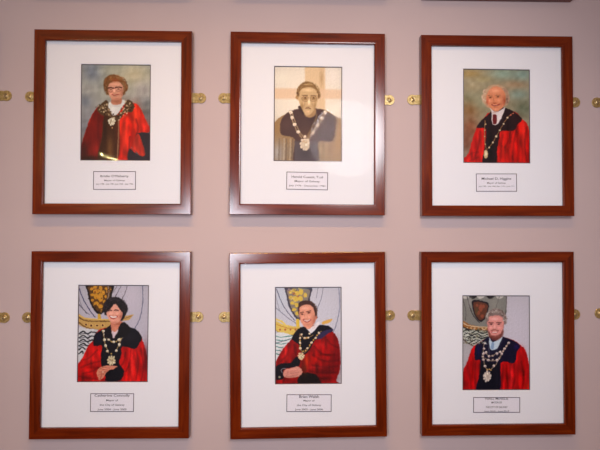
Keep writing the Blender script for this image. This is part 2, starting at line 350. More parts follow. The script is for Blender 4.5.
def portrait_b(p):       # sepia print, elderly man with spectacles
    p.tf(268, 62, 4.286)
    p.blob(170, 150, 400, 400, (240, 230, 214), 1); p.poly([(158, 10), (245, 10), (245, 215), (158, 215)], (222, 192, 152), .8, .9, False)
    p.poly([(20, 112), (320, 118), (320, 158), (20, 158)], (226, 194, 162), 1.2, .85, False); p.blob(60, 70, 40, 30, (236, 230, 214), .8); p.blob(230, 70, 10, 40, (176, 140, 98), .6); p.blob(280, 60, 30, 50, (240, 230, 220), .8); p.blob(285, 195, 30, 30, (240, 226, 208), .7)
    p.tf(272, 110, 8.1)
    p.poly([(10, 150), (40, 80), (95, 42), (180, 5), (400, -5), (470, 22), (530, 62), (572, 110), (585, 430), (5, 430)], (156, 124, 84), .4)
    p.blob(50, 350, 60, 110, (158, 154, 154), .9); p.blob(140, 340, 60, 80, (142, 124, 104), .8)
    for x, c in ((60, (120, 100, 80)), (100, (196, 184, 166)), (118, (110, 90, 74)), (150, (188, 172, 146)), (168, (104, 84, 72)), (400, (184, 164, 128)), (416, (106, 82, 62)), (440, (190, 172, 140)), (470, (120, 90, 62))):
        p.line([(x, 235), (x - 2, 320), (x - 6, 415)], c, 1.1, .7, .6)
    p.poly([(78, 200), (66, 120), (95, 48), (160, 8), (230, -10), (380, -10), (440, 15), (515, 60), (520, 120), (492, 250), (372, 262), (376, 425), (180, 425), (184, 238)], (80, 52, 46), .5)
    p.poly([(182, 250), (370, 262), (374, 425), (180, 425)], (92, 80, 84), 1.2, .9, False); p.blob(270, 200, 70, 70, (98, 66, 50), .7); p.blob(540, 250, 30, 150, (176, 138, 88), .8); p.blob(40, 140, 26, 60, (160, 124, 80), .7)
    p.poly([(215, -30), (340, -35), (330, 10), (285, 45), (245, 30)], (60, 36, 32), .6)
    p.line([(350, -5), (358, 60), (330, 130), (290, 205)], (176, 146, 96), .8, .8)
    for q in ([(150, 10), (168, 62), (186, 117), (215, 178), (250, 225)], [(432, 18), (404, 68), (372, 122), (335, 180), (290, 225)]):
        a = np.array(q, float)
        for off in (-9, 9): p.line(a + [off, 0], (196, 168, 128), .8, .9)
    p.beads([(150, 16), (166, 62), (183, 117), (213, 178), (333, 180), (371, 124), (403, 68), (430, 20)], 17, (240, 222, 200), (214, 184, 160))
    p.dot(268, 215, 12, (236, 216, 188)); p.medal(267, 278, 42, 52, (232, 212, 186), (196, 166, 132))
    p.tf(285, 75, 10)
    p.poly([(200, 380), (300, 330), (300, 400), (250, 425), (205, 410)], (176, 140, 98), .6)
    p.poly([(140, 170), (165, 130), (230, 118), (300, 132), (335, 190), (328, 240), (308, 310), (272, 372), (235, 405), (200, 395), (165, 330), (140, 270), (124, 225)], (206, 174, 130), .5)
    p.dot(120, 222, 14, (180, 140, 92), .9, 24); p.dot(338, 215, 10, (150, 110, 66), .8, 24)
    p.poly([(118, 200), (122, 140), (160, 90), (210, 66), (275, 78), (318, 125), (348, 170), (350, 228), (332, 226), (324, 180), (295, 138), (230, 122), (170, 138), (148, 170), (138, 212)], (140, 104, 60), .6)
    p.blob(220, 92, 50, 12, (196, 166, 116), .8); p.blob(128, 185, 10, 28, (90, 60, 34), .8); p.blob(338, 195, 8, 24, (96, 66, 38), .7)
    p.blob(230, 155, 50, 20, (226, 196, 150), .8)
    for cx in (203, 285):
        p.blob(cx, 232, 32, 22, (166, 126, 80), .7); q = [(cx + 33 * math.cos(t), 238 + 28 * math.sin(t)) for t in np.linspace(0, 2 * math.pi, 14)]
        p.line(q, (112, 80, 48), .6, .5); p.dot(cx, 228, 9, (90, 60, 40), .8, 6)
    p.line([(172, 205), (225, 205)], (100, 70, 40), .8, .7); p.line([(262, 205), (310, 208)], (100, 70, 40), .8, .7)
    p.blob(240, 265, 13, 34, (244, 220, 182), .9); p.blob(175, 310, 20, 40, (176, 138, 92), .6); p.blob(290, 310, 18, 36, (180, 144, 98), .6); p.line([(208, 332), (230, 328), (254, 334)], (112, 72, 50), 1.1, .9); p.blob(235, 375, 24, 14, (222, 186, 142), .7)
    p.strands(235, 182, 112, 108, .84, 1.02, -176, 6, 90, [(96, 66, 38), (180, 148, 100), (206, 178, 134), (120, 86, 50)], 18)
    p.shade((203, 240, 24, 12, -30), (285, 238, 22, 12, -30), (170, 315, 12, 40, -22), (302, 300, 12, 44, -24), (238, 262, 9, 34, 22), (235, 150, 56, 14, 16), (234, 316, 22, 4, -34), (198, 292, 5, 24, -24), (270, 292, 5, 24, -24), (234, 345, 20, 5, -20), (185, 280, 10, 14, 14), (288, 276, 10, 12, 12), (215, 175, 60, 3, -14), (235, 362, 16, 8, 16))
    p.tf(272, 110, 8.1); p.shade((120, 120, 40, 50, 10), (430, 110, 40, 60, 8), (270, 350, 60, 50, -12), (560, 320, 12, 90, -24), (330, 60, 30, 40, -14), (40, 330, 10, 60, 20))

def portrait_c(p):       # white tufts of hair, dark suit and tie under a red and black robe
    p.tf(456, 62, 4.286)
    p.blob(170, 150, 400, 400, (150, 142, 116), 1); p.blob(60, 50, 60, 24, (176, 150, 98), .9); p.blob(200, 50, 60, 30, (150, 172, 156), .9); p.blob(285, 55, 50, 30, (132, 160, 152), .8); p.blob(250, 100, 60, 20, (172, 142, 112), .8)
    p.blob(70, 105, 50, 30, (176, 162, 130), .9); p.blob(120, 75, 40, 14, (190, 176, 130), .6); p.blob(270, 140, 50, 26, (142, 160, 148), .9); p.blob(50, 160, 40, 34, (140, 140, 112), .9); p.blob(60, 205, 50, 40, (140, 104, 66), .9); p.blob(60, 280, 40, 50, (146, 90, 62), .9)
    p.blob(290, 200, 40, 40, (104, 112, 92), .9); p.blob(110, 170, 40, 40, (158, 158, 130), .8); p.blob(48, 340, 30, 60, (124, 76, 58), .9); p.mottle(4, 8, 5)
    p.tf(460, 112, 8.2)
    p.poly([(35, 425), (30, 385), (70, 335), (100, 230), (140, 125), (200, 45), (255, 0), (440, -5), (505, 55), (548, 95), (575, 200), (590, 425)], (192, 30, 24), .4)
    p.poly([(138, 130), (165, 80), (210, 40), (255, -5), (300, -40), (380, -30), (445, 0), (508, 58), (475, 100), (440, 152), (335, 158), (322, 210), (305, 300), (292, 425), (186, 425), (200, 300), (212, 142)], (44, 28, 32), .4)
    p.blob(250, 300, 24, 110, (30, 26, 28), .8); p.blob(440, 60, 40, 50, (58, 34, 36), .6)
    p.blob(500, 200, 40, 90, (214, 36, 24), .8); p.blob(370, 300, 40, 90, (206, 40, 26), .7); p.blob(140, 260, 30, 90, (200, 36, 30), .7)
    p.folds([[(412, 155), (398, 230), (368, 290)], [(435, 150), (405, 255)], [(470, 120), (440, 260), (430, 410)], [(545, 130), (530, 260), (548, 400)], [(165, 160), (150, 280), (110, 400)], [(350, 190), (335, 300), (330, 400)]], (112, 20, 22), 1.1, .6)
    p.folds([[(60, 380), (90, 340), (150, 330)], [(80, 400), (150, 370)]], (120, 20, 20), 1, .5)
    p.line([(440, 8), (390, 45), (325, 150), (268, 250), (225, 305)], (150, 110, 76), .8, .9); p.line([(205, 70), (200, 200), (208, 270), (215, 310)], (150, 112, 80), .9, .9)
    p.beads([(388, 48), (357, 98), (326, 150), (297, 200), (268, 250), (240, 290)], 9, (222, 200, 168)); p.beads([(208, 100), (203, 150), (202, 200), (207, 262)], 7, (190, 160, 120)); p.beads([(436, 12), (415, 25)], 7, (214, 110, 90))
    p.dot(212, 345, 17, (206, 180, 136), 1, 36); p.dot(212, 342, 8, (240, 226, 196), .9, 18)
    p.tf(475, 78, 10)
    p.poly([(148, 300), (165, 340), (172, 455), (232, 455), (302, 300), (250, 325), (200, 335)], (222, 212, 212), .4)
    p.poly([(178, 368), (212, 368), (216, 400), (214, 455), (180, 455), (176, 400)], (112, 36, 40), .4); p.blob(196, 345, 26, 12, (184, 140, 124), .5)
    p.poly([(68, 190), (88, 148), (128, 100), (200, 66), (280, 92), (325, 140), (342, 195), (335, 245), (300, 282), (140, 296), (100, 266), (74, 228)], (196, 164, 134), .8)
    p.blob(320, 215, 22, 40, (118, 90, 78), .8); p.blob(92, 200, 18, 36, (206, 158, 126), .7); p.blob(300, 130, 26, 26, (176, 130, 100), .6)
    p.poly([(116, 172), (148, 112), (208, 84), (270, 108), (300, 160), (306, 222), (286, 282), (250, 320), (205, 336), (165, 312), (132, 272), (112, 222)], (218, 142, 106), .5)
    p.blob(200, 130, 50, 26, (232, 160, 124), .8); p.blob(285, 230, 16, 50, (178, 96, 72), .7); p.blob(125, 235, 16, 40, (212, 110, 84), .7)
    p.line([(132, 178), (168, 182)], (150, 106, 76), 1, .7); p.line([(208, 176), (252, 172)], (140, 96, 70), 1, .7); p.dot(152, 197, 9, (84, 60, 50), .8, 6); p.dot(230, 190, 9, (84, 60, 50), .8, 6)
    p.blob(208, 228, 10, 24, (236, 150, 112), .7); p.blob(192, 250, 26, 8, (176, 84, 62), .6); p.line([(166, 268), (200, 278), (244, 262)], (150, 62, 52), 1.1, .9); p.line([(180, 272), (222, 272)], (220, 190, 176), .5, .7); p.blob(208, 310, 24, 12, (224, 150, 118), .6)
    p.strands(206, 190, 132, 118, .84, 1.04, -205, -135, 70, [(232, 212, 192), (176, 140, 112), (206, 176, 150)], 20); p.strands(206, 190, 132, 118, .84, 1.04, -50, 30, 80, [(206, 180, 160), (130, 98, 84), (170, 136, 116)], 20); p.strands(206, 190, 125, 122, .95, 1.03, -130, -50, 30, [(206, 170, 140), (190, 150, 118)], 20, .4, .5)
    p.shade((205, 125, 46, 18, 20), (298, 225, 10, 50, -34), (148, 228, 14, 14, 22), (238, 224, 14, 13, 20), (194, 254, 22, 4, -34), (150, 194, 18, 7, -34), (231, 189, 20, 7, -34), (206, 316, 18, 10, 16), (205, 292, 26, 4, -24), (186, 215, 5, 24, -20), (118, 250, 8, 26, -20), (260, 262, 8, 22, -20))
    p.tf(460, 112, 8.2); p.shade((250, 250, 14, 120, -12), (330, 60, 20, 40, 12), (520, 170, 12, 120, 16), (470, 260, 10, 120, -22), (390, 230, 8, 120, -22), (130, 250, 10, 90, -20), (560, 300, 12, 120, -30))

def emblem_shield(p, pts, field, edge, gold, lion):
    p.poly(pts, edge, .4); c = np.mean(np.array(pts, float), 0); q = (np.array(pts, float) - c) * .84 + c; p.poly(q, field, .4)
    for x, y, rx, ry in lion: p.dot(x, y, rx, gold, .95, ry)

def portrait_d(p):       # dark-haired woman before ship banner, hands folded
    p.tf(73, 282, 4.286)
    p.blob(170, 200, 500, 500, (190, 186, 202), 1); p.blob(250, 60, 40, 80, (198, 192, 206), .8); p.blob(50, 60, 24, 60, (182, 182, 192), .8)
    p.line([(298, 15), (299, 90), (285, 160), (255, 215)], (110, 112, 136), .9); p.line([(207, 15), (180, 66)], (92, 84, 96), .6); p.line([(233, 15), (222, 50), (205, 85)], (92, 84, 96), .6); p.line([(190, 15), (172, 45)], (120, 110, 120), .5)
    p.line([(25, 22), (45, 75), (75, 125), (95, 150)], (50, 48, 92), .8); p.line([(25, 95), (60, 135)], (70, 66, 84), .7); p.line([(24, 60), (40, 110), (70, 140)], (110, 108, 120), .6)
    emblem_shield(p, [(60, 8), (168, 8), (168, 50), (158, 90), (138, 122), (115, 140), (90, 120), (70, 80), (62, 40)], (96, 66, 34), (34, 28, 28), (206, 148, 46),
        [(80, 30, 7, 6), (95, 22, 9, 6), (100, 40, 14, 10), (118, 30, 8, 14), (85, 55, 10, 6), (100, 62, 10, 12), (118, 66, 11, 20), (130, 45, 7, 10), (84, 78, 7, 6), (100, 92, 12, 8), (118, 104, 10, 9), (134, 84, 6, 8), (142, 30, 6, 9), (140, 62, 5, 7)])
    p.dot(95, 44, 4, (120, 60, 30), .8); p.dot(122, 88, 4, (110, 60, 26), .8); p.line([(150, 12), (154, 50), (142, 90)], (170, 160, 150), .8, .8)
    p.line([(112, 142), (116, 165)], (206, 166, 70), 3)
    p.poly([(24, 138), (50, 152), (90, 160), (160, 162), (160, 205), (100, 212), (60, 200), (24, 178)], (196, 160, 96), .4); p.line([(24, 150), (60, 166), (160, 168)], (96, 66, 40), 1, .9); p.line([(24, 172), (60, 196), (110, 206)], (110, 76, 40), 1, .9)
    p.line([(24, 142), (60, 156), (160, 162)], (226, 192, 104), 1, .9)
    for x, y in ((56, 182), (78, 186), (103, 187), (128, 186)): p.dot(x, y, 7, (226, 190, 120)); p.dot(x, y, 4.5, (88, 44, 34))
    p.poly([(210, 152), (258, 138), (250, 152), (240, 162), (212, 166)], (196, 160, 100), .4); p.line([(212, 158), (250, 147)], (110, 80, 60), .6, .8)
    p.poly([(22, 205), (60, 200), (125, 210), (115, 250), (70, 290), (24, 345)], (206, 208, 214), .4)
    for k in range(6):
        y = 212 + 17 * k; e = 120 - 17 * k
        p.line([(26, y + 10), (45, y), (62, y + 10), (82, y + 2), (max(e, 88), y + 10)] if k < 4 else [(26, y + 10), (40, y), (max(e, 44), y + 8)], (36, 38, 46), 1.3, .95)
        if k < 4: p.line([(30, y + 14), (52, y + 8), (70, y + 18)], (60, 62, 72), .8, .8)
    p.tf(76, 330, 8)
    p.poly([(12, 425), (12, 290), (50, 225), (100, 125), (145, 75), (160, 25), (220, -15), (400, -20), (490, 10), (528, 70), (560, 170), (580, 300), (585, 425)], (196, 24, 22), .4)
    p.blob(560, 250, 22, 140, (92, 16, 26), .85); p.blob(430, 300, 40, 110, (214, 22, 18), .8); p.blob(120, 250, 40, 70, (208, 30, 26), .7); p.blob(90, 380, 60, 30, (110, 18, 18), .8); p.blob(400, 160, 20, 90, (186, 20, 20), .6)
    p.folds([[(60, 240), (110, 220), (170, 160)], [(40, 300), (110, 270), (190, 250)], [(60, 345), (130, 330), (180, 300)], [(440, 150), (430, 260), (400, 330)], [(480, 160), (500, 260), (480, 400)], [(395, 180), (380, 260), (350, 290)], [(30, 370), (110, 385), (230, 400)], [(520, 150), (540, 300), (520, 405)]], (104, 14, 18), 1.1, .65)
    p.poly([(142, 124), (150, 40), (200, 5), (260, -20), (390, -25), (480, -5), (526, 62), (505, 110), (470, 150), (372, 132), (362, 200), (345, 265), (385, 330), (350, 404), (240, 408), (236, 372), (205, 300), (200, 200), (208, 126)], (24, 22, 32), .4)
    p.blob(180, 60, 26, 40, (30, 30, 66), .6); p.folds([[(372, 60), (360, 130)]], (60, 60, 80), .7, .6)
    p.poly([(165, 345), (180, 310), (215, 290), (270, 284), (332, 290), (300, 312), (262, 326), (236, 352), (218, 385), (185, 395)], (214, 140, 116), .4)
    for q in ([(195, 310), (250, 320)], [(185, 335), (240, 335)], [(180, 360), (226, 352)], [(210, 296), (270, 305)], [(215, 330), (200, 380)]): p.line(q, (150, 74, 62), .6, .7)
    p.dot(215, 335, 5, (240, 226, 200)); p.dot(190, 378, 6, (226, 160, 140))
    for q in ([(215, 0), (228, 75), (238, 125), (262, 180)], [(400, 0), (372, 52), (345, 118), (318, 170)], [(226, 40), (262, 76), (300, 96), (342, 80), (372, 50)]): p.line(q, (176, 150, 100), .8, .9)
    p.beads([(222, 8), (226, 38), (229, 76), (237, 124), (250, 170), (322, 165), (346, 118), (343, 76), (372, 50), (386, 20), (264, 76), (302, 96)], 13, (232, 226, 206), (196, 160, 110))
    p.beads([(246, 60), (284, 92), (322, 92), (360, 70), (284, 190)], 7, (196, 166, 100)); p.medal(284, 245, 36, 42, (222, 208, 168))
    p.tf(95, 292, 10)
    p.poly([(160, 300), (250, 285), (285, 320), (250, 390), (205, 450), (178, 450), (160, 370)], (206, 132, 108), .5); p.poly([(170, 385), (196, 400), (240, 372), (205, 450), (172, 452)], (214, 196, 206), .5)
    p.poly([(240, 345), (285, 300), (330, 330), (360, 380), (300, 450), (200, 452), (228, 400)], (26, 22, 26), .4); p.poly([(158, 330), (130, 350), (98, 400), (98, 455), (172, 455), (164, 390)], (26, 22, 30), .4)
    p.poly([(82, 150), (100, 98), (132, 68), (190, 48), (252, 62), (302, 108), (328, 160), (318, 205), (288, 262), (250, 285), (120, 235), (98, 222), (86, 190)], (34, 27, 30), .6)
    p.poly([(122, 190), (150, 168), (185, 128), (220, 128), (252, 176), (276, 212), (266, 262), (236, 300), (200, 316), (160, 302), (132, 262), (116, 222)], (228, 164, 144), .5)
    p.poly([(110, 195), (140, 172), (168, 150), (200, 108), (222, 130), (245, 165), (240, 110), (180, 90), (110, 120)], (36, 28, 30), .5); p.blob(205, 132, 9, 16, (226, 168, 150), .8)
    p.line([(128, 186), (150, 178), (168, 184)], (70, 42, 42), .8, .9); p.line([(192, 182), (212, 176), (232, 184)], (70, 42, 42), .8, .9); p.blob(182, 215, 10, 16, (240, 180, 158), .7); p.blob(250, 240, 18, 36, (190, 108, 92), .6)
    p.line([(150, 240), (180, 262), (218, 244)], (176, 70, 66), 1.9, .8); p.line([(156, 244), (182, 256), (212, 247)], (244, 236, 232), 1.1, .95); p.blob(190, 302, 26, 10, (196, 118, 98), .6); p.blob(190, 75, 50, 12, (62, 56, 62), .6)
    p.strands(206, 160, 118, 108, .62, 1.02, -212, 32, 120, [(22, 18, 22), (66, 56, 64), (40, 32, 38), (96, 84, 92)], 20, .4, .5)
    p.poly([(136, 190), (150, 178), (190, 140), (212, 138), (240, 178), (262, 212), (250, 235), (150, 232), (132, 215)], (228, 166, 146), .7, .55)
    p.line([(130, 188), (150, 181), (168, 187)], (60, 34, 36), .9, .9); p.line([(194, 184), (212, 178), (234, 186)], (60, 34, 36), .9, .9)
    p.shade((160, 212, 14, 14, 24), (226, 216, 14, 14, 20), (262, 236, 10, 40, -34), (148, 192, 14, 5, -26), (214, 188, 16, 5, -26), (180, 232, 14, 4, -26), (235, 318, 34, 14, -34), (182, 286, 16, 8, 14), (205, 380, 14, 40, 12))
    p.line([(150, 240), (180, 262), (218, 244)], (170, 66, 62), 1.7, .8); p.line([(156, 243), (182, 254), (212, 246)], (250, 244, 240), 1.1, .95)
    p.tf(76, 330, 8); p.shade((450, 300, 12, 120, 22), (400, 230, 10, 90, -26), (100, 230, 30, 20, 18), (150, 300, 60, 10, -24), (510, 260, 10, 120, -24), (240, 305, 30, 8, 20), (260, 340, 20, 20, -20), (430, 60, 40, 30, 10))
    p.poly([(176, 392), (186, 345), (204, 340), (214, 352), (204, 392), (190, 402)], (206, 128, 104), .4, .8); p.line([(204, 352), (196, 395)], (120, 60, 50), .5, .7)
    p.tf(73, 282, 4.286)
    r = np.random.RandomState(9)
    for k in range(70):
        x, y = r.uniform(66, 164), r.uniform(10, 132)
        if abs(x - 115) < 50 - max(0, y - 70) * .6 and not (x > 128 and y > 62): p.dot(x, y, r.uniform(1.5, 3.6), [(54, 36, 26), (226, 168, 62), (160, 96, 36), (200, 150, 80)][k % 4], .75)

def portrait_e(p):       # young man seated sideways in a dark red robe before ship banner
    p.tf(268, 282, 4.286)
    p.blob(170, 200, 500, 500, (206, 206, 220), 1); p.blob(60, 60, 30, 70, (196, 204, 218), .8)
    p.line([(303, 25), (307, 110), (290, 190), (278, 215)], (136, 140, 164), .9); p.line([(236, 25), (228, 70), (210, 115)], (120, 122, 140), .6); p.line([(215, 25), (206, 70)], (130, 130, 150), .5)
    p.line([(36, 30), (60, 90), (85, 130), (115, 165)], (90, 92, 116), .7); p.line([(34, 110), (80, 150), (125, 180)], (110, 112, 134), .6); p.line([(34, 60), (50, 120), (80, 150)], (140, 142, 160), .5)
    emblem_shield(p, [(78, 20), (182, 20), (182, 60), (172, 105), (152, 140), (130, 165), (108, 140), (88, 100), (80, 60)], (140, 130, 120), (74, 70, 84), (220, 190, 84),
        [(96, 42, 8, 8), (112, 36, 9, 8), (125, 48, 12, 10), (142, 42, 10, 14), (98, 66, 10, 7), (120, 72, 14, 12), (140, 70, 9, 12), (104, 90, 9, 7), (122, 98, 10, 10), (160, 56, 8, 10), (112, 118, 10, 7), (126, 134, 9, 9)])
    p.dot(110, 50, 5, (150, 70, 60), .7); p.dot(128, 62, 5, (190, 110, 70), .7); p.blob(150, 26, 40, 5, (110, 140, 160), .6); p.blob(90, 34, 8, 10, (124, 96, 130), .6)
    p.line([(127, 165), (128, 190)], (224, 192, 80), 3.4)
    p.poly([(34, 168), (60, 180), (110, 190), (150, 196), (158, 215), (110, 230), (60, 218), (34, 205)], (222, 196, 104), .4); p.line([(34, 160), (60, 170), (80, 190)], (232, 206, 110), 1.6); p.line([(34, 180), (80, 196), (150, 200)], (190, 130, 60), .8, .8); p.line([(34, 208), (60, 220), (110, 228)], (180, 140, 60), .8, .8)
    for x in (52, 74, 96, 118): p.dot(x, 204, 4.4, (178, 96, 70), .9)
    p.poly([(234, 170), (274, 158), (266, 172), (236, 182)], (222, 176, 96), .4); p.poly([(34, 222), (110, 232), (100, 262), (60, 300), (34, 340)], (220, 226, 230), .4)
    for k in range(6): p.line([(36, 232 + 15 * k), (58, 236 + 15 * k), (104 - 13 * k, 230 + 16 * k)], (56, 128, 124), .8, .9)
    p.line([(34, 262), (70, 252), (110, 240)], (60, 70, 90), .7, .7)
    p.tf(272, 330, 8.04)
    p.poly([(30, 440), (28, 285), (55, 205), (110, 125), (165, 65), (230, 0), (400, -20), (480, 8), (528, 70), (548, 190), (545, 320), (515, 400), (508, 440)], (150, 20, 22), .4)
    p.blob(400, 130, 70, 50, (196, 18, 18), .85); p.blob(350, 230, 60, 50, (190, 26, 16), .8); p.blob(110, 210, 40, 60, (182, 26, 22), .8); p.blob(430, 330, 90, 30, (92, 16, 18), .85); p.blob(520, 230, 30, 120, (110, 14, 22), .85); p.blob(420, 390, 90, 26, (84, 14, 16), .9); p.blob(130, 405, 90, 26, (124, 14, 14), .7)
    p.folds([[(330, 200), (420, 250), (540, 240)], [(320, 280), (420, 300), (530, 290)], [(340, 130), (400, 190), (470, 200)], [(130, 130), (120, 200), (70, 250)], [(180, 120), (190, 200), (170, 240)], [(300, 330), (400, 345), (520, 340)], [(430, 60), (470, 110), (530, 140)]], (80, 10, 14), 2.0, .45)
    p.poly([(160, 62), (230, -20), (420, -40), (492, 0), (440, 30), (400, 62), (345, 84), (300, 162), (262, 195), (232, 170), (214, 118), (180, 92)], (26, 24, 34), .4); p.poly([(345, 60), (420, 5), (495, -5), (440, 36), (390, 72)], (66, 56, 98), .5, .8)
    p.poly([(30, 300), (80, 270), (150, 262), (195, 215), (225, 240), (215, 290), (140, 305), (95, 320), (92, 385), (50, 400), (32, 390)], (28, 24, 34), .5); p.poly([(232, 350), (340, 352), (380, 395), (380, 440), (215, 440)], (34, 26, 26), .7); p.blob(258, 310, 30, 50, (100, 52, 28), .8); p.blob(280, 240, 26, 50, (184, 60, 22), .75)
    p.line([(82, 345), (76, 320), (100, 308), (118, 320)], (176, 170, 180), .6, .8); p.dot(60, 378, 9, (180, 176, 150), .8)
    p.poly([(88, 350), (108, 318), (150, 306), (205, 292), (238, 318), (242, 350), (215, 372), (170, 384), (125, 386), (98, 376)], (216, 150, 136), .4); p.folds([[(150, 330), (205, 322)], [(150, 348), (212, 342)], [(155, 366), (205, 360)], [(128, 330), (118, 370)]], (168, 96, 90), .6, .6)
    for q in ([(225, 30), (226, 100), (228, 150), (244, 178)], [(395, 10), (345, 62), (318, 104), (288, 152), (262, 180)], [(236, 45), (262, 68), (292, 62), (330, 40)]): p.line(q, (150, 120, 80), .9, .9)
    p.beads([(226, 66), (226, 104), (227, 148), (262, 66), (292, 60), (286, 146), (318, 100), (350, 62), (240, 36), (378, 22), (300, 30)], 11, (238, 226, 200), (220, 160, 110)); p.beads([(226, 86), (227, 128), (303, 122), (334, 80), (276, 62), (364, 40)], 8, (206, 160, 80)); p.beads([(250, 172), (268, 165)], 8, (214, 170, 90))
    p.medal(234, 210, 26, 31, (232, 214, 170))
    p.tf(285, 296, 10)
    p.poly([(215, 318), (270, 305), (330, 258), (346, 275), (300, 340), (262, 372), (238, 352)], (232, 228, 234), .4)
    p.poly([(130, 105), (146, 62), (210, 44), (272, 62), (306, 108), (320, 190), (310, 220), (150, 200)], (72, 48, 44), .5)
    p.poly([(140, 135), (165, 98), (235, 84), (282, 118), (298, 180), (306, 240), (270, 305), (236, 330), (204, 316), (165, 270), (144, 200)], (226, 158, 134), .5)
    p.blob(200, 120, 40, 18, (238, 178, 154), .7); p.dot(312, 215, 9, (206, 130, 110), .9, 20); p.blob(280, 255, 20, 50, (200, 122, 100), .6); p.blob(170, 230, 20, 20, (236, 164, 144), .6)
    p.line([(152, 168), (184, 160)], (96, 62, 52), 1, .8); p.line([(214, 158), (258, 148)], (96, 62, 52), 1, .8); p.dot(172, 183, 12, (88, 50, 46), .8, 7); p.dot(240, 168, 13, (88, 50, 46), .8, 7); p.blob(208, 208, 10, 20, (242, 178, 152), .8)
    p.line([(188, 238), (220, 256), (254, 238)], (164, 66, 62), 1.7, .8); p.line([(194, 243), (222, 248), (248, 240)], (240, 230, 226), .8, .9); p.blob(235, 300, 26, 12, (210, 132, 110), .6)
    p.strands(226, 150, 92, 100, .9, 1.04, -182, 24, 90, [(52, 34, 32), (104, 76, 66), (80, 54, 48)], 16, .4, .6)
    p.shade((200, 125, 40, 16, 16), (178, 214, 14, 14, 22), (242, 208, 16, 14, 22), (294, 230, 12, 50, -30), (172, 180, 16, 7, -30), (240, 168, 18, 7, -30), (212, 230, 16, 4, -30), (196, 195, 5, 22, -16), (226, 312, 20, 8, 14), (232, 282, 22, 4, -22), (152, 210, 6, 40, -18))
    p.tf(272, 330, 8.04); p.shade((180, 320, 50, 8, 18), (150, 378, 50, 8, -26), (400, 120, 50, 20, 16), (440, 200, 70, 8, -24), (110, 180, 14, 40, 16), (360, 300, 60, 8, 18), (250, 330, 20, 40, -12))
    p.tf(268, 282, 4.286)
    r = np.random.RandomState(10)
    for k in range(70):
        x, y = r.uniform(86, 174), r.uniform(26, 142)
        if abs(x - 130) < 46 - max(0, y - 70) * .5 and not (x > 122 and y > 76): p.dot(x, y, r.uniform(1.5, 3.4), [(90, 80, 90), (236, 208, 110), (196, 150, 80), (216, 196, 150)][k % 4], .7)

